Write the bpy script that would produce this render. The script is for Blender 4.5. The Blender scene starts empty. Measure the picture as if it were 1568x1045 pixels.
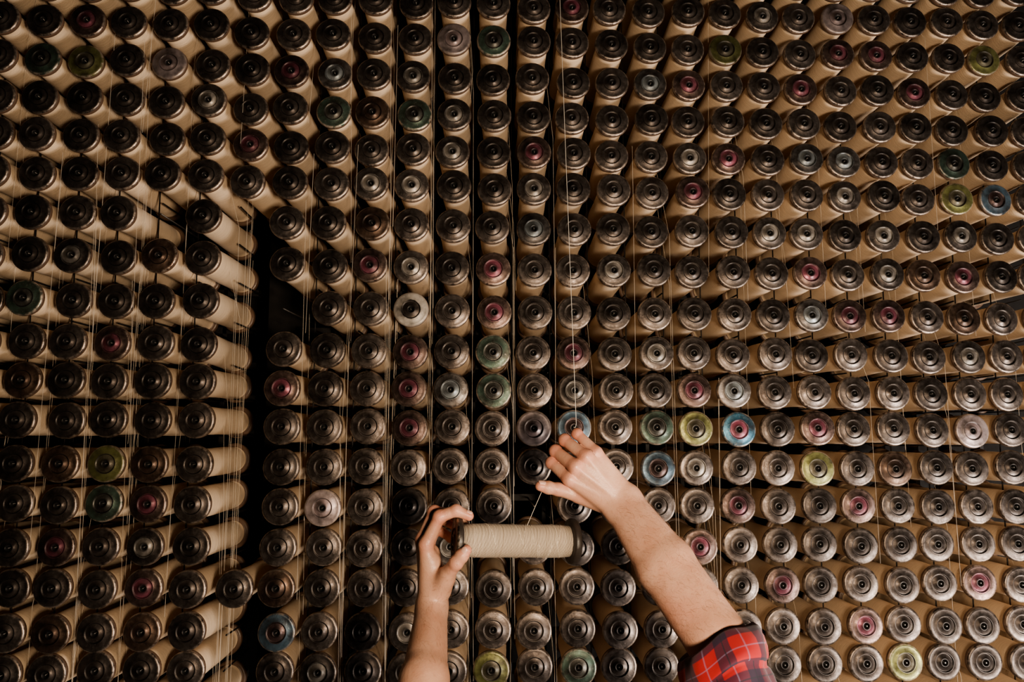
import bpy, bmesh, math, random
import numpy as np
from mathutils import Vector, Matrix, noise
random.seed(7)
Z0 = 2.0            # eye height of the photographer above the floor
D = 1.24            # distance of bobbin faces
sc = bpy.context.scene

# ------------------------------------------------------------------ node helpers
def new_mat(name):
    m = bpy.data.materials.new(name); m.use_nodes = True
    nt = m.node_tree; b = nt.nodes['Principled BSDF']
    return m, nt, b
def val(nt, sock, v):
    if hasattr(v, 'is_output') or hasattr(v, 'links'): nt.links.new(v, sock)
    else: sock.default_value = v
def M(nt, op, a, b=0.0, c=None, clamp=False):
    n = nt.nodes.new('ShaderNodeMath'); n.operation = op; n.use_clamp = clamp
    val(nt, n.inputs[0], a); val(nt, n.inputs[1], b)
    if c is not None: val(nt, n.inputs[2], c)
    return n.outputs[0]
def MIX(nt, f, a, b, mode='MIX'):
    n = nt.nodes.new('ShaderNodeMix'); n.data_type = 'RGBA'; n.blend_type = mode
    val(nt, n.inputs[0], f)
    for s, v in ((n.inputs[6], a), (n.inputs[7], b)):
        if isinstance(v, tuple): v = (v[0], v[1], v[2], 1)
        val(nt, s, v)
    return n.outputs[2]
def NOISE(nt, vec, scale, detail=4, rough=0.55):
    n = nt.nodes.new('ShaderNodeTexNoise'); n.inputs['Scale'].default_value = scale
    n.inputs['Detail'].default_value = detail; n.inputs['Roughness'].default_value = rough
    if vec is not None: nt.links.new(vec, n.inputs['Vector'])
    return n.outputs['Fac']
def BUMP(nt, b, h, strength, dist):
    n = nt.nodes.new('ShaderNodeBump'); n.inputs['Strength'].default_value = strength
    n.inputs['Distance'].default_value = dist
    nt.links.new(h, n.inputs['Height']); nt.links.new(n.outputs[0], b.inputs['Normal'])
def MR(nt, v, a, b, c, d):
    n = nt.nodes.new('ShaderNodeMapRange'); val(nt, n.inputs[0], v)
    for i, x in enumerate((a, b, c, d)): n.inputs[i+1].default_value = x
    return n.outputs[0]

# ------------------------------------------------------------------ materials
def cap_mat(name, inner, outer, chips=(.42,.36,.31), chip_amt=0.5, mi=.75, mo=.85, edge=(.12,.072,.047)):
    m, nt, b = new_mat(name)
    tc = nt.nodes.new('ShaderNodeTexCoord'); oi = nt.nodes.new('ShaderNodeObjectInfo')
    vadd = nt.nodes.new('ShaderNodeVectorMath'); vadd.operation='ADD'
    nt.links.new(tc.outputs['Object'], vadd.inputs[0])
    comb = nt.nodes.new('ShaderNodeCombineXYZ')
    nt.links.new(M(nt,'MULTIPLY',oi.outputs['Random'],37.0), comb.inputs[0])
    nt.links.new(M(nt,'MULTIPLY',oi.outputs['Random'],11.0), comb.inputs[2])
    nt.links.new(comb.outputs[0], vadd.inputs[1])
    P = vadd.outputs[0]
    sep = nt.nodes.new('ShaderNodeSeparateXYZ'); nt.links.new(tc.outputs['Object'], sep.inputs[0])
    r = M(nt,'SQRT', M(nt,'ADD', M(nt,'MULTIPLY',sep.outputs[0],sep.outputs[0]), M(nt,'MULTIPLY',sep.outputs[1],sep.outputs[1])))
    big = NOISE(nt, P, 45, 3); fine = NOISE(nt, P, 260, 5, .7); mid = NOISE(nt, P, 110, 5, .65)
    rr = M(nt,'ADD', r, M(nt,'MULTIPLY', M(nt,'SUBTRACT',mid,0.5), 0.006))
    isout = MR(nt, rr, .0185, .0200, 0, 1)
    col = MIX(nt, isout, inner, outer)
    grime = MR(nt, big, .38,.68,0,.75)
    col = MIX(nt, grime, col, (.032,.022,.017))
    ch = M(nt,'MULTIPLY', MR(nt, fine, .60,.72,0,1), MR(nt, oi.outputs['Random'], 0,1,.25*chip_amt,chip_amt))
    col = MIX(nt, ch, col, chips)
    rimw = M(nt,'MULTIPLY', MR(nt, r,.0312,.0338,0,1), MR(nt, mid,.38,.58,0,.9))
    col = MIX(nt, rimw, col, (.44,.35,.28))
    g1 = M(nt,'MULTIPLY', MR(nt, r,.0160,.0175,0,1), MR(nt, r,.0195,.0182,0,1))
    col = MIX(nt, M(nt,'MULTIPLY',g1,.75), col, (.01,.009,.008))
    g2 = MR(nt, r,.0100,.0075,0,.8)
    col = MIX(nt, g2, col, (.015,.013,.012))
    bright = MR(nt, oi.outputs['Random'],0,1,.6,1.25)
    hsv = nt.nodes.new('ShaderNodeHueSaturation'); nt.links.new(col, hsv.inputs['Color']); nt.links.new(bright, hsv.inputs['Value'])
    side = MR(nt, sep.outputs[2], -.0032,-.0045,0,1)   # turned edge of the flange
    col = MIX(nt, side, hsv.outputs[0], edge)
    nt.links.new(col, b.inputs['Base Color'])
    nt.links.new(MR(nt, mid,.3,.7,.28,.54), b.inputs['Roughness'])
    met = M(nt,'MULTIPLY', M(nt,'SUBTRACT',1.0,side), MR(nt, isout,0,1,mi,mo))
    nt.links.new(met, b.inputs['Metallic'])
    BUMP(nt, b, fine, .4, .0007)
    return m
CAPS = {
 'dark': cap_mat('cap_dark', (.112,.092,.081), (.135,.112,.099)),
 'held': cap_mat('cap_blackened', (.06,.05,.045), (.08,.07,.065), edge=(.035,.028,.024)),
 'light': cap_mat('cap_light_centre', (.36,.32,.28), (.15,.126,.112), mi=.5),
 'pink': cap_mat('cap_pink_centre', (.225,.072,.098), (.155,.105,.09), mi=.45),
 'green': cap_mat('cap_green', (.12,.115,.10), (.070,.105,.080), mo=.65),
 'yellow': cap_mat('cap_yellow', (.14,.125,.085), (.205,.205,.080), mi=.5, mo=.6),
 'blue': cap_mat('cap_blue', (.15,.10,.095), (.10,.15,.19), mo=.65),
 'pale': cap_mat('cap_pale', (.34,.26,.255), (.36,.29,.28), chip_amt=.8, mi=.4, mo=.5),
 'brown': cap_mat('cap_brown', (.14,.09,.068), (.17,.11,.08)),
 'white': cap_mat('cap_white_chipped', (.16,.13,.11), (.55,.49,.42), chip_amt=1, mo=.2),
 'blpink': cap_mat('cap_blue_pink', (.25,.07,.105), (.045,.12,.17), mi=.3, mo=.6),
 'grblue': cap_mat('cap_grey_blue', (.24,.26,.265), (.15,.135,.125), mi=.5),
}
def thread_mat(name, c1, c2, bump=.6):
    m, nt, b = new_mat(name)
    tc = nt.nodes.new('ShaderNodeTexCoord')
    sep = nt.nodes.new('ShaderNodeSeparateXYZ'); nt.links.new(tc.outputs['Object'], sep.inputs[0])
    n1 = NOISE(nt, tc.outputs['Object'], 60, 3)
    zz = M(nt,'ADD', sep.outputs[2], M(nt,'MULTIPLY', n1, .003))
    xx = M(nt,'MULTIPLY', M(nt,'ADD', sep.outputs[0], sep.outputs[1]), .10)
    w = M(nt,'SINE', M(nt,'MULTIPLY', M(nt,'ADD',zz,xx), 4200))
    w2 = M(nt,'SINE', M(nt,'MULTIPLY', M(nt,'SUBTRACT',zz,xx), 2900))
    h = M(nt,'ADD', w, M(nt,'MULTIPLY', w2, .6))
    f = MR(nt, h, -1.6,1.6,0,1)
    streak = NOISE(nt, None, 1)
    cmb = nt.nodes.new('ShaderNodeCombineXYZ'); nt.links.new(M(nt,'MULTIPLY',M(nt,'ADD',zz,xx),330), cmb.inputs[0])
    nt.links.new(cmb.outputs[0], streak.node.inputs['Vector'])
    col = MIX(nt, f, c1, c2)
    col = MIX(nt, MR(nt, streak,.45,.65,0,.5), col, c1)
    oi = nt.nodes.new('ShaderNodeObjectInfo')
    hsv = nt.nodes.new('ShaderNodeHueSaturation'); nt.links.new(col, hsv.inputs['Color'])
    nt.links.new(MR(nt, oi.outputs['Random'],0,1,.8,1.1), hsv.inputs['Value'])
    nt.links.new(hsv.outputs[0], b.inputs['Base Color'])
    b.inputs['Roughness'].default_value = .75
    b.inputs['Sheen Weight'].default_value = .1
    BUMP(nt, b, M(nt,'ADD',f,M(nt,'MULTIPLY',streak,1.8)), bump, .0008)
    return m
T_WALL = thread_mat('thread_ecru', (.52,.375,.24), (.86,.68,.49))
T_HELD = thread_mat('thread_cream', (.36,.27,.19), (.88,.77,.63), 1.0)

def simple(name, col, rough=.5, metal=0.0, nscale=40, var=.5, bump=.2):
    m, nt, b = new_mat(name)
    tc = nt.nodes.new('ShaderNodeTexCoord')
    n = NOISE(nt, tc.outputs['Object'], nscale, 5)
    nt.links.new(MIX(nt, n, tuple(c*(1-var) for c in col), tuple(c*(1+var) for c in col)), b.inputs['Base Color'])
    nt.links.new(MR(nt, n,.3,.7,max(rough-.12,.05),min(rough+.12,1)), b.inputs['Roughness'])
    b.inputs['Metallic'].default_value = metal
    BUMP(nt, b, n, bump, .001)
    return m
STEEL_DK = simple('blackened_steel', (.010,.008,.007), .6, .2)
STEEL = simple('spindle_steel', (.10,.09,.08), .45, .8, 200)
WALLM = simple('near_black_plaster', (.008,.006,.005), .9)  # back wall: near-black base colour, slightly mottled
FLOORM = simple('oiled_boards', (.03,.02,.014), .7)
HOLE = simple('bore_black', (.004,.004,.004), .9)
DENIM = simple('dark_denim', (.02,.03,.055), .9, 0, 300)
LEATHER = simple('brown_leather', (.05,.025,.012), .5)
HAIR = simple('dark_brown_hair', (.02,.012,.007), .5, 0, 200, .6, .8)
ARMHAIR = simple('arm_hair_gold', (.34,.19,.11), .5, 0, 50, .3, 0)
m, nt, b = new_mat('loose_yarn'); b.inputs['Roughness'].default_value=.7
tcx = nt.nodes.new('ShaderNodeTexCoord'); nt.links.new(MIX(nt, NOISE(nt, tcx.outputs['Object'], 30), (.50,.41,.31),(.78,.68,.55)), b.inputs['Base Color'])
YARN = m
m, nt, b = new_mat('pulled_yarn'); 
tcx = nt.nodes.new('ShaderNodeTexCoord'); nt.links.new(MIX(nt, NOISE(nt, tcx.outputs['Object'], 30), (.75,.65,.52),(.9,.82,.7)), b.inputs['Base Color'])
YARN2 = m

def skin_mat():
    m, nt, b = new_mat('skin')
    tc = nt.nodes.new('ShaderNodeTexCoord')
    at = nt.nodes.new('ShaderNodeAttribute'); at.attribute_name = 'redness'
    n1 = NOISE(nt, tc.outputs['Object'], 28, 4); n2 = NOISE(nt, tc.outputs['Object'], 260, 4)
    col = MIX(nt, MR(nt, n1,.3,.7,0,1), (.56,.31,.215), (.68,.42,.31))
    col = MIX(nt, M(nt,'MULTIPLY',at.outputs['Fac'],.75, clamp=True), col, (.60,.20,.145))
    col = MIX(nt, M(nt,'MULTIPLY', MR(nt, n2,.56,.70,0,1), .22), col, (.42,.20,.13))
    nt.links.new(col, b.inputs['Base Color'])
    b.inputs['Roughness'].default_value = .42
    b.inputs['Subsurface Weight'].default_value = .10
    b.inputs['Subsurface Radius'].default_value = (.8,.3,.15)
    b.inputs['Subsurface Scale'].default_value = .003
    v = nt.nodes.new('ShaderNodeTexVoronoi'); v.inputs['Scale'].default_value = 600
    nt.links.new(tc.outputs['Object'], v.inputs['Vector'])
    h = M(nt,'ADD', M(nt,'MULTIPLY', v.outputs['Distance'], .4), n2)
    n3 = NOISE(nt, tc.outputs['Object'], 160, 3)
    h = M(nt,'ADD', h, M(nt,'MULTIPLY', M(nt,'MULTIPLY', n3, at.outputs['Fac']), 3.5))
    BUMP(nt, b, h, .36, .0008)
    return m
SKIN = skin_mat()
m, nt, b = new_mat('fingernail'); tcx = nt.nodes.new('ShaderNodeTexCoord')
nt.links.new(MIX(nt, NOISE(nt, tcx.outputs['Object'], 90), (.62,.38,.31),(.72,.48,.40)), b.inputs['Base Color'])
b.inputs['Roughness'].default_value=.3; NAIL = m

def plaid(uvmode=True):
    m, nt, b = new_mat('red_plaid_flannel')
    sep = nt.nodes.new('ShaderNodeSeparateXYZ')
    if uvmode:
        uv = nt.nodes.new('ShaderNodeUVMap'); nt.links.new(uv.outputs[0], sep.inputs[0])
    else:
        uv = nt.nodes.new('ShaderNodeTexCoord'); nt.links.new(uv.outputs['Object'], sep.inputs[0])
    def band(s, per, off, w):
        f = M(nt,'FRACT', M(nt,'ADD', M(nt,'DIVIDE', s, per), off))
        return M(nt,'MULTIPLY', MR(nt, f, 0,.02,0,1), MR(nt, f, w, w-.02,0,1))
    U, V = (sep.outputs[0], sep.outputs[1]) if uvmode else (sep.outputs[0], sep.outputs[2])
    per = .052
    col = (.38,.014,.018)
    d1 = band(U, per, 0, .42); d2 = band(V, per, .3, .42)
    c = MIX(nt, M(nt,'MULTIPLY',d1,.80), col, (.008,.008,.028))
    c = MIX(nt, M(nt,'MULTIPLY',d2,.80), c, (.008,.008,.028))
    l1 = band(U, per, .32, .05); l2 = band(V, per, .62, .05)
    c = MIX(nt, M(nt,'MULTIPLY',l1,.4), c, (.26,.22,.36)); c = MIX(nt, M(nt,'MULTIPLY',l2,.4), c, (.26,.22,.36))
    k1 = band(U, per, .85, .05); k2 = band(V, per, .15, .05)
    c = MIX(nt, M(nt,'MULTIPLY',k1,.8), c, (.01,.01,.02)); c = MIX(nt, M(nt,'MULTIPLY',k2,.8), c, (.01,.01,.02))
    nt.links.new(c, b.inputs['Base Color'])
    b.inputs['Roughness'].default_value = .85; b.inputs['Sheen Weight'].default_value = .2
    wv = M(nt,'MULTIPLY', M(nt,'SINE', M(nt,'MULTIPLY',M(nt,'ADD',U,V),5200)), 1.0)
    BUMP(nt, b, wv, .3, .0003)
    return m
PLAID = plaid(); PLAID_BODY = plaid(False)

# ------------------------------------------------------------------ mesh helpers
def link(o, parent=None):
    sc.collection.objects.link(o)
    if parent: o.parent = parent
    return o
def lathe_into(bm, prof, mats, seg=40, close=True):
    rings=[]
    for r,s in prof:
        if r < 1e-6: rings.append([bm.verts.new((0,0,s))]); continue
        rings.append([bm.verts.new((r*math.cos(2*math.pi*i/seg), r*math.sin(2*math.pi*i/seg), s)) for i in range(seg)])
    for k in range(len(rings)-1):
        a,b_=rings[k],rings[k+1]
        for i in range(seg):
            j=(i+1)%seg
            vs=[a[i%len(a)],a[j%len(a)],b_[j%len(b_)],b_[i%len(b_)]]
            u=[]
            for v in vs:
                if v not in u: u.append(v)
            if len(u)>=3:
                f=bm.faces.new(u); f.material_index=mats[k]; f.smooth=True
def rod_into(bm, a, b_, r, mat, seg=8, r2=None):
    a=Vector(a); b_=Vector(b_); d=(b_-a); q=d.to_track_quat('Z','Y'); r2 = r if r2 is None else r2
    R=[[bm.verts.new(p+q@Vector((rr*math.cos(2*math.pi*i/seg), rr*math.sin(2*math.pi*i/seg),0))) for i in range(seg)] for p,rr in ((a,r),(b_,r2))]
    for i in range(seg):
        j=(i+1)%seg; f=bm.faces.new((R[0][i],R[0][j],R[1][j],R[1][i])); f.material_index=mat; f.smooth=True
    bm.faces.new(R[0][::-1]).material_index=mat; bm.faces.new(R[1]).material_index=mat
def box_into(bm, lo, hi, mat=0):
    v=[bm.verts.new((x,y,z)) for x in (lo[0],hi[0]) for y in (lo[1],hi[1]) for z in (lo[2],hi[2])]
    for f in ((0,1,3,2),(4,6,7,5),(0,4,5,1),(2,3,7,6),(0,2,6,4),(1,5,7,3)):
        bm.faces.new([v[i] for i in f]).material_index=mat
def to_obj(bm, name, mats, parent=None):
    bmesh.ops.recalc_face_normals(bm, faces=bm.faces[:])
    me=bpy.data.meshes.new(name); bm.to_mesh(me); bm.free()
    for m in mats: me.materials.append(m)
    return link(bpy.data.objects.new(name, me), parent)

FACE=[(.0,-.010),(.0050,-.010),(.0053,.0000),(.0060,.0010),(.0088,.0010),(.0096,-.0006),(.0160,-.0010),(.0172,-.0018),
      (.0178,.0006),(.0195,.0009),(.0204,-.0002),(.0300,.0),(.0330,-.0006),(.0346,-.0020),(.0351,-.0042),(.0351,-.0085),(.0340,-.0108),(.0300,-.0116)]
FM=[2,2,0,0,0,0,0,0,0,0,0,0,0,0,0,0,0]
def bobbin_mesh(name, pr, L=.197, prof_var=0, thr=None, seg=40):
    bm=bmesh.new()
    prof=list(FACE); mm=list(FM)
    n=10
    pk=[]
    for i in range(n+1):
        t=i/n; s=-.0116-(L-.0232)*t
        pk.append((pr*(1+.012*math.sin(t*9+prof_var*2)) - .0015*(abs(t-.5)*2)**6, s))
    prof += [(pr-.002,-.0116)] + pk; mm += [0,1]+[1]*n
    prof += [(.0300,-L+.0116),(.0340,-L+.0108),(.0351,-L+.0085),(.0351,-L+.003),(.0335,-L),(.006,-L),(0,-L)]
    mm += [0]*7
    lathe_into(bm, prof, mm, seg)
    bmesh.ops.recalc_face_normals(bm, faces=bm.faces[:])
    me=bpy.data.meshes.new(name); bm.to_mesh(me); bm.free()
    me.materials.append(CAPS['dark']); me.materials.append(thr or T_WALL); me.materials.append(HOLE)
    return me
MESH=[bobbin_mesh('bobbin_a',.0295), bobbin_mesh('bobbin_b',.0285,prof_var=1), bobbin_mesh('bobbin_c',.0302,prof_var=2), bobbin_mesh('bobbin_d',.0275,prof_var=3)]

ROWS=[.885,.808,.729,.6495,.570,.494,.4174,.3361,.252,.1645,.0835,.0084,-.0659,-.1434,-.2187,-.296,-.373,-.452,-.524,-.602]
SPEC={(1,-10):'pink',(2,-10):'yellow',(2,-8):'pale',(2,-11):'green',(3,-7):'light',(4,-6):'pink',(2,-5):'pink',(2,-4):'grblue',
(2,-2):'light',(1,-1):'pale',(1,0):'green',(0,2):'pink',(2,4):'grblue',(2,5):'pink',(1,6):'yellow',(0,9):'pale',(0,7):'light',(2,8):'pink',
(2,11):'pink',(1,13):'yellow',(3,-2):'green',(3,-1):'light',(3,-4):'green',(4,1):'pink',(4,-1):'light',(4,5):'light',(4,9):'grblue',(4,12):'green',
(5,13):'blue',(5,12):'yellow',(5,-3):'light',(5,-2):'light',(5,1):'light',(6,-3):'brown',(6,1):'grblue',(6,7):'light',(6,8):'light',(6,10):'light',
(6,12):'light',(7,-3):'pink',(7,0):'pink',(7,-2):'light',(7,3):'light',(7,8):'pink',(7,10):'light',(7,12):'pink',(8,-2):'white',(8,0):'pink',
(8,-11):'green',(7,-8):'brown',(8,9):'pink',(8,10):'pink',(8,8):'grblue',(9,-9):'pink',(9,-2):'pink',(9,2):'pink',(9,4):'light',(9,0):'green',
(10,-5):'pink',(10,-2):'pink',(10,-1):'grblue',(10,0):'green',(10,5):'pink',(10,6):'grblue',(11,-2):'pink',(11,1):'pale',(11,2):'blue',(11,4):'green',
(11,5):'yellow',(11,6):'blpink',(11,8):'pink',(11,12):'pale',(12,-9):'yellow',(12,4):'blue',(12,8):'yellow',(13,-4):'pale',(13,-8):'pink',(13,-9):'green',
(13,6):'pink',(13,9):'pink',(14,-10):'pink',(14,5):'pink',(15,-8):'pink',(15,7):'pink',(15,12):'pink',(16,-5):'blue',(16,9):'pink',(17,0):'yellow',
(17,2):'green',(17,10):'yellow',(10,-11):'brown',(1,9):'pink',(1,10):'pink',(12,-10):'brown',(14,-8):'light',(12,5):'light',(9,12):'light',(4,6):'pink',(5,5):'pink',(5,9):'light'}
MISSING={(8,-5),(6,-8),(13,1),(14,0)}
rack=bpy.data.objects.new('creel_of_thread_bobbins',None); link(rack)
root=rack
PITCH=.0817; X00=.0275
TILT=math.radians(4.0); YAW=math.radians(1.6)
base_dir=Vector((math.sin(YAW)*-1, -math.cos(YAW)*math.cos(TILT), math.sin(TILT))).normalized()
sb=bmesh.new(); slots=[]
for ri,zr in enumerate(ROWS):
    r=ri-1
    for j in range(-13,15):
        x=X00+PITCH*j; z=zr-.008*x+(.010 if (j<=-7 and r<12) else (.004 if j<=-7 else 0))
        present=True
        if j==-6 and r>=6 and r!=15: present=False
        if (r,j) in MISSING: present=False
        rnd=random.random
        px=x+(rnd()-.5)*.0050; pz=z+(rnd()-.5)*.0046; py=D+(rnd()-.5)*.010
        d=(base_dir+Vector(((rnd()-.5)*.06,0,(rnd()-.5)*.06))).normalized()
        p=Vector((px,py,pz+Z0))
        if j==-6 and r>=6 and not present:
            continue
        rod_into(sb, p-d*.23, p+d*.0020, .0020, 0, r2=.0012)
        q=p+Vector((.038,0,-.031)); rod_into(sb, q-d*.225, q-d*.085, .0017, 1, 6)
        if not present: continue
        o=bpy.data.objects.new('bobbin', random.choice(MESH)); link(o, root)
        o.location=p
        o.rotation_mode='QUATERNION'
        o.rotation_quaternion=d.to_track_quat('Z','Y') @ Matrix.Rotation(rnd()*6.28,3,'Z').to_quaternion()
        k=SPEC.get((r,j))
        if k is None:
            q_=rnd(); k='dark' if q_<.93 else ('light' if q_<.95 else ('brown' if q_<.99 else 'grblue'))
        o.material_slots[0].link='OBJECT'; o.material_slots[0].material=CAPS[k]
        slots.append((r,j,p,d))
to_obj(sb,'spindles',[STEEL,STEEL_DK],rack)

fb=bmesh.new()
yb=D+.225
for j in range(-13,16):
    x=X00+PITCH*(j-.5)
    if j in(-6,-5): continue
    box_into(fb,(x-.005,yb,0.0),(x+.005,yb+.03,Z0+1.02))
    rod_into(fb,(x-.001,D+.075,0.05),(x-.001,D+.075,Z0+1.0),.0016,0,6)
for ri,zr in enumerate(ROWS):
    for (ja,jb) in ((-13.7,-6.6),(-5.4,14.7)):
        box_into(fb,(X00+ja*PITCH,yb+.0,Z0+zr-.028),(X00+jb*PITCH,yb+.022,Z0+zr-.012))
box_into(fb,(X00-6*PITCH-.05,D+.30,0),(X00-6*PITCH+.05,D+.34,Z0+1.02))
o=to_obj(fb,'rack_frame',[STEEL_DK],rack)
bv=o.modifiers.new('b','BEVEL'); bv.width=.001; bv.segments=1; bv.limit_method='ANGLE'

cu=bpy.data.curves.new('yarn_ends','CURVE'); cu.dimensions='3D'; cu.bevel_depth=.00023; cu.bevel_resolution=1
def spl(c,pts,typ='POLY'):
    s=c.splines.new(typ); s.points.add(len(pts)-1)
    for i,p in enumerate(pts): s.points[i].co=(p[0],p[1],p[2],1)
for (r,j,p,d) in slots:
    pr = .38 if j<1 else .13
    if random.random()<pr:
        gx=X00+PITCH*(j+.5)+(random.random()-.5)*.008 - .001
        if j in(-7,): gx=X00-6*PITCH-.030+random.random()*.02
        s=p-d*.06+Vector((.027,0,-.01)); y2=D+.0+random.random()*.03
        zb=p.z-(.25+random.random()*.6)
        spl(cu,[s,(gx,y2+.01,p.z-.10-random.random()*.12),(gx+(random.random()-.5)*.010,y2,zb)])
for k in range(6):
    gx=X00-6*PITCH-.034+random.random()*.025
    spl(cu,[(gx+.01*random.random(),D+.03+random.random()*.08,Z0+random.uniform(.2,.6)),(gx,D+.03,Z0-.8)])
for k in range(44):
    j=random.choice([-12,-11,-10,-9,-8,-5,-4,-3,-2,-1,0,1,-4,-3,-2,-10,3,5]); gx=X00+PITCH*(j+.5)+(random.random()-.5)*.008
    y2=D-.010+random.random()*.03
    za=Z0+random.uniform(-.1,.95)
    spl(cu,[(gx+(random.random()-.5)*.030,y2,za),(gx,y2,za-random.uniform(.3,.9))])
co=bpy.data.objects.new('yarn_ends',cu); cu.materials.append(YARN); link(co,rack)

# ------------------------------------------------------------------ room
def plane_box(name,lo,hi,mat):
    b_=bmesh.new(); box_into(b_,lo,hi); return to_obj(b_,name,[mat])
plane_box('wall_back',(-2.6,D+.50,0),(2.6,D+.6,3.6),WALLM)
plane_box('floor',(-2.6,-2.2,-.1),(2.6,D+.6,0),FLOORM)

# ------------------------------------------------------------------ held bobbin
c=Vector((.0585,1.002,Z0-.230)); ax=Vector((.191,.035,-.012)).normalized()
hm=bobbin_mesh('bobbin_held_mesh',.0252,thr=T_HELD,seg=72)
hb=bpy.data.objects.new('handheld_thread_bobbin',hm); link(hb)
hb.rotation_mode='QUATERNION'; hb.rotation_quaternion=(-ax).to_track_quat('Z','Y'); hb.location=c-ax*.0985
hb.material_slots[0].link='OBJECT'; hb.material_slots[0].material=CAPS['held']

# ------------------------------------------------------------------ hands : smooth-blended implicit surface
def sseg(P,a,b_,ra,rb):
    a=np.array(a,float); b_=np.array(b_,float); ba=b_-a; pa=P-a
    h=np.clip(pa@ba/max(ba@ba,1e-9),0,1)
    return np.linalg.norm(pa-h[:,None]*ba,axis=1)-(ra+(rb-ra)*h)
def smin(a,b_,k):
    h=np.clip(.5+.5*(b_-a)/k,0,1); return b_*(1-h)+a*h-k*h*(1-h)
def make_sdf(palm,fingers,tendons=(),K=1.1):
    def f(P):
        d=None
        for s in palm:
            e=sseg(P,*s); d=e if d is None else smin(d,e,K)
        for s in tendons: d=smin(d,sseg(P,*s),.35)
        if not fingers: return d
        F=None
        for fg in fingers:
            e=None
            for s in fg:
                g=sseg(P,*s); e=g if e is None else smin(e,g,.28)
            F=e if F is None else smin(F,e,.10)
        return smin(d,F,.55)
    return f
def limb(name,origin,palm,fingers,joints,parent,tendons=(),voxel=.12,K=1.1,mat=None,ext=.5):
    b_=bmesh.new()
    def cap(a,bb,ra,rb):
        a=Vector(a); bb=Vector(bb); n=max(2,int((bb-a).length/(.35*min(ra,rb)))+1)
        for i in range(n+1):
            t=i/n; bmesh.ops.create_icosphere(b_,subdivisions=2,radius=ra+(rb-ra)*t,matrix=Matrix.Translation(a.lerp(bb,t)))
    for s in palm: cap(*s)
    for fg in fingers:
        for s in fg: cap(*s)
    me=bpy.data.meshes.new(name+'_src'); b_.to_mesh(me); b_.free()
    o=bpy.data.objects.new(name+'_src',me); sc.collection.objects.link(o)
    md=o.modifiers.new('r','REMESH'); md.mode='VOXEL'; md.voxel_size=voxel
    bpy.context.view_layer.update()
    ev=o.evaluated_get(bpy.context.evaluated_depsgraph_get()); m2=bpy.data.meshes.new_from_object(ev)
    bpy.data.objects.remove(o); bpy.data.meshes.remove(me)
    n=len(m2.vertices); P=np.empty(n*3); m2.vertices.foreach_get('co',P); P=P.reshape(-1,3)
    f=make_sdf(palm,fingers,tendons,K)
    for it in range(6):
        d=f(P); e=.03
        G=np.stack([(f(P+np.eye(3)[i]*e)-f(P-np.eye(3)[i]*e))/(2*e) for i in range(3)],1)
        g2=np.maximum((G**2).sum(1),.25)
        P=P-np.clip(d,-ext,ext)[:,None]*G/g2[:,None]
    red=np.zeros(n)
    for jp,w,a in joints: red=np.maximum(red,a*np.exp(-((P-np.array(jp))**2).sum(1)/(2*w*w)))
    m2.vertices.foreach_set('co',(P*.01).ravel())
    at=m2.attributes.new('redness','FLOAT','POINT'); at.data.foreach_set('value',red.astype(np.float32))
    m2.materials.clear(); m2.materials.append(mat or SKIN)
    for p in m2.polygons: p.use_smooth=True
    m2.name=name
    ob=bpy.data.objects.new(name,m2); link(ob,parent); ob.location=origin
    sm=ob.modifiers.new('s','SMOOTH'); sm.factor=.5; sm.iterations=1
    return ob
def finger(a,b_,c_,d_,r=1.0):
    a,b_,c_,d_=map(np.array,(a,b_,c_,d_)); r=r*1.05
    return [(a,b_,1.0*r,.86*r),(b_,b_,1.02*r,1.02*r),(b_,c_,.90*r,.80*r),(c_,c_,.88*r,.88*r),(c_,d_,.82*r,.68*r)]
def thumb(a,b_,c_,d_):
    md_=tuple(np.array(c_)*.45+np.array(d_)*.55)
    return [(a,b_,1.6,1.25),(b_,c_,1.15,.96),(c_,c_,1.08,1.08),(c_,md_,.96,1.02),(md_,d_,1.02,.78)]
def nail(parent,origin,tip,frm,nrm,w,l,r):
    tip=Vector(tip); d=(tip-Vector(frm)).normalized(); n=Vector(nrm); n=(n-d*n.dot(d)).normalized(); s=d.cross(n)
    b_=bmesh.new(); NU,NV=10,10; g=[]
    for i in range(NU+1):
        row=[]
        for j in range(NV+1):
            u=(i/NU-.5)*2; v=(j/NV-.5)*2
            k=1-.14*abs(u)**3 ; vv=v*(1-.25*u*u*(1 if v>0 else .6))
            ang=u*.95*w/r
            p=tip+d*(vv*l*.5*k-.15)+ (n*math.cos(ang)+s*math.sin(ang))*(r+.03-.10*max(v,0)**2 - .06*abs(u)**4)-n*.0
            row.append(b_.verts.new(p*.01))
        g.append(row)
    for i in range(NU):
        for j in range(NV):
            b_.faces.new((g[i][j],g[i+1][j],g[i+1][j+1],g[i][j+1])).smooth=True
    o=to_obj(b_,'nail',[NAIL],parent); o.location=origin
    s_=o.modifiers.new('s','SOLIDIFY'); s_.thickness=.0005
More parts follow.
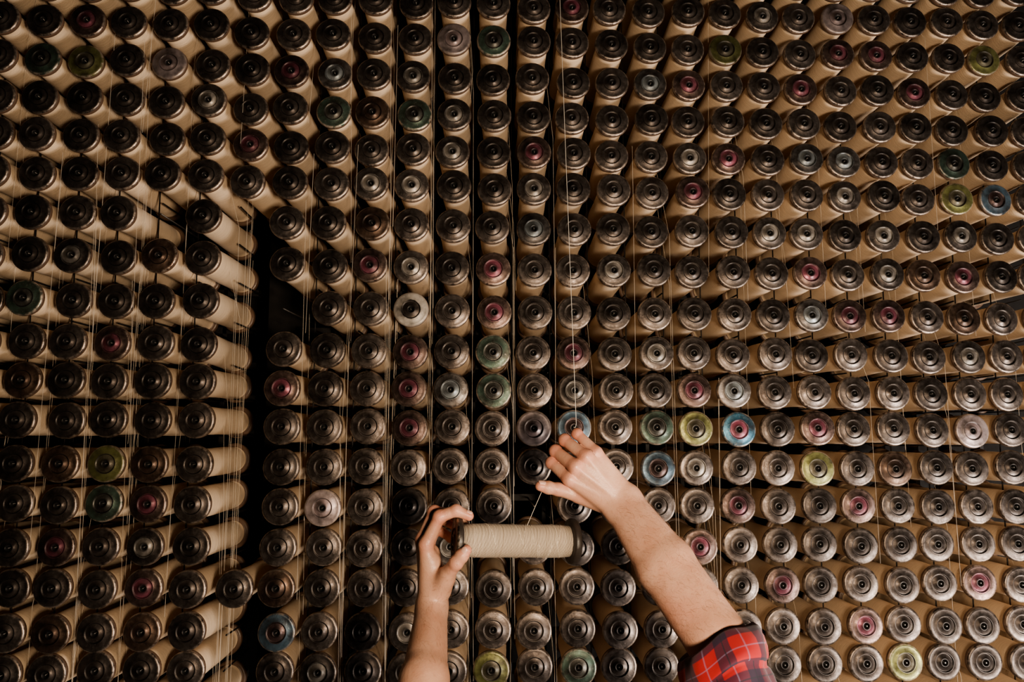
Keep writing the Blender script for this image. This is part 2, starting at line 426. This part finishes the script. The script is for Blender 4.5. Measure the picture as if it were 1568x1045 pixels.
def arm_hair(ob,w,e,n,name):
    """fine hairs on the forearm, lying towards the wrist"""
    me=ob.data; w=Vector(w)*.01; e=Vector(e)*.01; ax_=(e-w); L=ax_.length; ax_.normalize()
    c_=bpy.data.curves.new(name,'CURVE'); c_.dimensions='3D'; c_.bevel_depth=.00006; c_.bevel_resolution=0
    cand=[v for v in me.vertices if .04*0.3 < (v.co-w).dot(ax_) < L*1.0]
    R_=random.Random(3)
    for k in range(n):
        v=R_.choice(cand); p=v.co.copy(); N=v.normal.copy()
        side=N.cross(ax_).normalized()
        t=(ax_*R_.uniform(-.9,-.2)+side*R_.uniform(-.9,.2)); t=(t-N*t.dot(N)).normalized()
        l=R_.uniform(.005,.010)
        pts=[ob.location+p-N*.0004, ob.location+p+t*l*.5+N*l*.22, ob.location+p+t*l+N*l*.20]
        spl(c_,pts)
    c_.materials.append(ARMHAIR); link(bpy.data.objects.new(name,c_),person)
person=bpy.data.objects.new('person_in_plaid_shirt',None); link(person)

# right hand ------------------------------------------------------
OR=Vector((.1616,1.0,Z0-.1215))
W=np.array((6.5,-.5,-5.2)); lat=np.array((.71,0,.70))
I0,M0,R0,P0=(-1.9,-.3,-1.3),(-1.0,-.9,.7),(.7,-.7,2.2),(2.5,0,2.8)
I=[I0,(-4.3,2.7,.9),(-3.2,4.7,-.2),(-1.5,4.4,-1.2)]
Mi=[M0,(-3.7,2.6,2.8),(-2.5,5.0,1.8),(-.8,4.7,.7)]
R=[R0,(-2.2,2.4,4.6),(-1.0,4.7,3.4),(.8,4.4,2.3)]
Pk=[P0,(-.2,2.1,5.6),(1.0,4.0,4.5),(2.5,3.8,3.4)]
TH=[(3.4,.9,-5.2),(-.2,.9,-4.1),(-3.6,.4,-3.0),(-6.5,-.1,-2.4)]
Wa=W-lat*1.3; Wb=W+lat*1.3
E=np.array((15.8,-14,-20.6)); E2=np.array((17.6,-17.0,-25.0)); l2=np.array((.82,0,.57))
def LP(t): return W+(E-W)*t
palm=[(Wa,Wb,1.85,1.85),(Wa,I0,1.65,1.0),(W,M0,1.65,1.02),(W,R0,1.65,1.02),(Wb,P0,1.65,.95),
 ((1.5,1.6,-3.2),(-.8,1.2,-.6),1.3,1.2),((3.5,1.2,-3.2),(2.6,1.2,1.2),1.5,1.2),((1.0,.8,-1.0),(1.6,.8,1.0),1.5,1.3),
 (Wa,LP(.5)-l2*1.4,1.85,2.85),(Wb,LP(.5)+l2*1.4,1.85,2.85),(LP(.5)-l2*1.4,E-l2*1.0,2.85,3.2),(LP(.5)+l2*1.4,E+l2*1.0,2.85,3.2),
 (W,LP(.5),2.0,3.1),(LP(.5),E,3.1,3.5),(E,E2,3.7,3.7)]
tend=[(W+np.array((0,-1.3,0)),np.array(M0)+(0,-.82,0),.38,.30),(W+np.array((-.3,-1.15,-.2)),np.array(I0)+(0,-.78,0),.36,.30),(W+np.array((.4,-1.2,.3)),np.array(R0)+(0,-.78,0),.36,.30),
 (np.array(M0)+(0,-.35,.0),np.array(M0)+(0,-.35,.0),.86,.86),(np.array(I0)+(0,-.3,.0),np.array(I0)+(0,-.3,.0),.84,.84),(np.array(R0)+(0,-.3,.0),np.array(R0)+(0,-.3,.0),.84,.84),(np.array(P0)+(0,-.25,.0),np.array(P0)+(0,-.25,.0),.76,.76)]
fing=[finger(*I),finger(*Mi,r=1.03),finger(*R,r=.99),finger(*Pk,r=.88),thumb(*TH)]
jts=[(q,1.0,.9) for q in (I0,M0,R0,P0)]+[(f_[1],1.05,1.1) for f_ in (I,Mi,R,Pk)]+[(TH[2],.9,.7),(TH[3],.8,.9),(TH[1],1.2,.5),(tuple(LP(.75)-l2*3+np.array((0,-2,0))),2.5,.35)]
ra=limb('right_forearm_and_hand',OR,palm,fing,jts,person,tend)
arm_hair(ra,W,E,1100,'right_arm_hair')
nail(person,OR,TH[3],TH[2],(-.1,-.4,.9),.62,1.25,.86)

# left hand -------------------------------------------------------
OL=Vector((-.0547,1.0,Z0-.2515))
W=np.array((-1.6,0,-7.2))
I0,M0,R0,P0=(-2.5,-1.6,2.2),(-3.2,.3,2.5),(-3.2,2.2,1.8),(-2.6,3.8,.6)
I=[I0,(-.5,-1.7,6.3),(2.0,-1.8,7.25),(4.0,-1.8,6.4)]
Mi=[M0,(-1.5,.7,6.6),(1.5,2.3,5.8),(3.5,1.9,4.0)]
R=[R0,(-1.8,3.0,5.4),(1.1,4.0,4.3),(3.2,2.3,2.7)]
Pk=[P0,(-1.4,4.7,3.2),(1.0,4.3,1.8),(2.7,2.4,1.0)]
TH=[(-.2,-1.5,-4.6),(.9,-3.6,-1.7),(2.2,-5.0,.25),(3.7,-5.1,2.1)]
E=np.array((-1.75,-12,-13.5)); E2=np.array((-2.2,-19,-21.5))
palm=[(W+(0,1.2,0),W+(0,-1.2,0),2.05,2.05),(W+(0,-1.2,0),I0,1.85,1.05),(W+(0,-.3,0),M0,1.85,1.1),(W+(0,.5,0),R0,1.8,1.0),(W+(0,1.2,0),P0,1.7,.9),
 ((-1.2,1.2,-5),(-1.7,2.6,-.5),1.7,1.2),((-.8,-1.3,-4.5),(-1.4,-1.5,-.5),1.65,1.15),((-.8,0,-4.5),(-1.7,.3,.5),1.5,1.1),
 (W+(0,1.0,0),E+(0,.7,.7),2.05,2.8),(W+(0,-1.0,0),E+(0,-.7,-.7),2.05,3.0),(E,E2,3.3,4.2),
 ((-1.0,-1.0,-5.0),(.6,-3.0,-2.4),1.65,1.35)]
fing=[finger(*I,r=1.03),finger(*Mi,r=1.02),finger(*R,r=.97),finger(*Pk,r=.86),thumb(*TH)]
tend=[(W+np.array((-.9,-1.2,1.0)),np.array(I0)+(-.6,-.3,0),.35,.3),(W+np.array((-1.2,-.2,1.0)),np.array(M0)+(-.75,0,0),.35,.3)]
jts=[(q,1.0,.9) for q in (I0,M0,R0,P0)]+[(f_[1],1.05,1.1) for f_ in (I,Mi,R,Pk)]+[(I[2],.8,.8),(I[3],.8,1.0),(TH[2],.9,.7),(TH[3],.9,1.0)]
la=limb('left_forearm_and_hand',OL,palm,fing,jts,person,tend)
arm_hair(la,W,E,400,'left_arm_hair')
nail(person,OL,TH[3],TH[2],(-.45,-.75,.1),.62,1.25,.88)
nail(person,OL,I[3],I[2],(.35,-.3,.9),.5,1.0,.80)

# sleeves ---------------------------------------------------------
def sleeve(name,pts,n0,rad,seed):
    pts=[Vector(p) for p in pts]
    def path(s):
        L=0
        for a,b_ in zip(pts,pts[1:]):
            l=(b_-a).length
            if s<=L+l or b_ is pts[-1]: return a+(b_-a)*((s-L)/l), (b_-a).normalized()
            L+=l
    tot=sum((b_-a).length for a,b_ in zip(pts,pts[1:]))
    prof=[(.030,.80),(.012,.83),(.002,.87),(-.001,.93),(.002,.985),(.008,1.02),(.018,1.04),(.030,1.045),(.037,1.035),(.041,1.0),(.042,.95),(.047,.94)]
    s=.053
    while s<tot: prof.append((s,.95+.12*(s/tot))); s+=.005
    b_=bmesh.new(); uvl=b_.loops.layers.uv.new('UVMap'); SEG=96; rings=[]; n0=Vector(n0).normalized()
    vlen=0; last=None; vs=[]
    for k,(s,rk) in enumerate(prof):
        c_,t=path(max(s,0)); 
        if s<0: c_=c_+t*s
        w=min(1,max(0,s-.02)/.10); n=(-n0).lerp(t,w).normalized()
        X=n.cross(Vector((0,1,0))).normalized(); Y=n.cross(X)
        row=[]
        for i in range(SEG):
            a=2*math.pi*i/SEG
            nn=noise.noise(Vector((math.cos(a)*1.3+seed,math.sin(a)*1.3,s*16)))*.0075
            nn+=noise.noise(Vector((math.cos(a)*2.6,math.sin(a)*2.6+seed,s*45)))*.0042
            nn+=.0026*math.sin(s*95+3*math.cos(a+seed)+1.5*math.sin(2*a))*(1 if s>.045 else .3)
            rr=rad*rk+nn
            sag=.012*noise.noise(Vector((math.cos(a)+seed,math.sin(a),0)))*(1 if s<.05 else .3)
            row.append(b_.verts.new(c_+X*math.cos(a)*rr+Y*math.sin(a)*rr*.92+n*sag))
        if last is not None: vlen+=math.hypot(s-last[0],(rk-last[1])*rad)
        vs.append(vlen); last=(s,rk); rings.append(row)
    for k in range(len(rings)-1):
        for i in range(SEG):
            j=(i+1)%SEG; f=b_.faces.new((rings[k][i],rings[k][j],rings[k+1][j],rings[k+1][i])); f.smooth=True
            off=.021 if prof[k][0]<.0415 and k<10 else 0
            for l,(uu,kk) in zip(f.loops,((i,k),(i+1,k),(i+1,k+1),(i,k+1))):
                l[uvl].uv=(uu/SEG*.364+off, vs[kk]+off*.6)
    b_.faces.new(rings[-1])
    return to_obj(b_,name,[PLAID],person)
sleeve('right_rolled_shirt_sleeve',[(.320,.86,Z0-.332),(.330,.79,Z0-.430),(.275,.53,Z0-.60)],(-.36,.45,.82),.0605,1.3)
sleeve('left_rolled_shirt_sleeve',[(-.0755,.815,Z0-.458),(-.078,.74,Z0-.53),(-.06,.53,Z0-.63)],(0,.6,.8),.056,4.7)

# rest of the person (stands on the floor just below the frame) -----
OB=Vector((.105,.47,Z0))
shirt=[((-13,2,-64),(13,2,-64),5.5,5.5),((-7,0,-78),(7,0,-78),10,10),((-6,0,-98),(6,0,-98),9,9),((-7,-1,-112),(7,-1,-112),9.5,9.5),((0,0,-58),(0,0,-66),6,7),
       ((-15,3,-63),(-7,0,-72),6,8),((15,3,-61),(7,0,-72),6,8)]
limb('shirt_torso',OB,shirt,[],[],person,voxel=1.0,K=5,mat=PLAID_BODY,ext=3)
legs=[((-8,0,-116),(8,0,-116),9.6,9.6),((-9,0,-120),(-10,1,-155),9,6.5),((9,0,-120),(10,1,-155),9,6.5),((-10,1,-155),(-11,-1,-190),6.2,5.0),((10,1,-155),(11,-1,-190),6.2,5.0)]
limb('jeans',OB,legs,[],[],person,voxel=1.0,K=2.5,mat=DENIM,ext=3)
shoes=[((-11,-3,-196),(-12,14,-197),3.9,3.0),((-11,-2,-190),(-11,-3,-195),4.6,4.3),((11,-3,-196),(12,14,-197),3.9,3.0),((11,-2,-190),(11,-3,-195),4.6,4.3)]
limb('boots',OB,shoes,[],[],person,voxel=.8,K=2,mat=LEATHER,ext=2)
OH=OB+Vector((0,0,-.02))
head=[((0,-1,-60),(0,1,-50),5.6,5.4),((0,-2,-41),(0,3,-41),7.6,7.0),((0,4,-48),(0,5.5,-51),5.6,3.6),((-3,4,-45),(3,4,-45),4.6,4.6),
      ((0,10.3,-43),(0,12.0,-46.6),.8,1.2),((-1.6,10.4,-49.6),(1.6,10.4,-49.6),.75,.75),((-7.4,1,-43),(-7.6,.6,-46.4),1.3,.9),((7.4,1,-43),(7.6,.6,-46.4),1.3,.9),
      ((-3.2,9.2,-41.2),(3.2,9.2,-41.2),1.1,1.1)]
limb('head',OH,head,[],[((0,11,-46),1.6,.6),((0,10.6,-49.6),1.6,.9)],person,voxel=.35,K=1.2,ext=1)
hair=[((0,-3,-39),(0,3.5,-37.6),8.2,7.2),((-5,-1,-41),(-5.5,-3,-46),3.4,3.0),((5,-1,-41),(5.5,-3,-46),3.4,3.0),((0,-5,-42),(0,-5,-49),5.2,4.0)]
limb('hair',OH,hair,[],[],person,voxel=.5,K=2,mat=HAIR,ext=2)
eb=bmesh.new()
for sx in (-1,1): bmesh.ops.create_uvsphere(eb,u_segments=16,v_segments=10,radius=.0115,matrix=Matrix.Translation((sx*.031,.0905,-.436)))
eye=to_obj(eb,'eyes',[NAIL],person); eye.location=OH

# pulled thread ---------------------------------------------------
cu=bpy.data.curves.new('pulled_thread','CURVE'); cu.dimensions='3D'; cu.bevel_depth=.00038; cu.bevel_resolution=2
def w(o,p): return o+Vector(p)*.01
hit=c+ax*.018+Vector((0,-.006,.0250))
spl(cu,[(.158,1.21,Z0+.92),(.159,1.12,Z0+.42),(.1605,1.035,Z0-.050),w(OR,(-.5,3.1,5.6)),w(OR,(-3.0,5.6,3.2)),w(OR,(-4.6,4.0,-.5)),w(OR,(-5.9,1.2,-3.0)),hit])
for k in range(6):
    t0=random.uniform(-.06,.06); pts=[]
    s1=ax.cross(Vector((0,0,1))).normalized(); s2=ax.cross(s1)
    for i in range(25):
        a=i/24*math.pi*2; pts.append(c+ax*(t0+.016*math.sin(a*.5+k))+ (s1*math.cos(a)+s2*math.sin(a))*.0257)
    spl(cu,pts)
o=bpy.data.objects.new('pulled_thread',cu); cu.materials.append(YARN2); link(o)

# ------------------------------------------------------------------ light
def area(name,loc,target,size,power,col,size_y=None):
    l=bpy.data.lights.new(name,'AREA'); l.energy=power; l.size=size; l.color=col
    if size_y: l.shape='RECTANGLE'; l.size_y=size_y
    o=bpy.data.objects.new(name,l); link(o); o.location=loc
    o.rotation_mode='QUATERNION'; o.rotation_quaternion=(Vector(target)-Vector(loc)).to_track_quat('-Z','Y')
area('work_lamp_low_right',(1.9,0,Z0-1.0),(1.05,1.25,Z0-.45),.6,66,(1,.90,.81))
area('work_lamp_centre',(.40,-.22,Z0-.13),(-.15,1.25,Z0+.12),.20,23,(1,.80,.59))
w_=bpy.data.worlds.new('World'); sc.world=w_; w_.use_nodes=True
w_.node_tree.nodes['Background'].inputs[0].default_value=(1,.8,.6,1); w_.node_tree.nodes['Background'].inputs[1].default_value=.003
try:
    sc.view_settings.look='AgX - Medium High Contrast'
except Exception as e: print(e)

# ------------------------------------------------------------------ camera
cam=bpy.data.cameras.new('camera'); cam.lens=22; cam.sensor_width=36; cam.clip_start=.02
co=bpy.data.objects.new('camera',cam); link(co); co.location=(0,0,Z0)
co.rotation_euler=(math.radians(90+4.8),0,math.radians(-3.0)); sc.camera=co
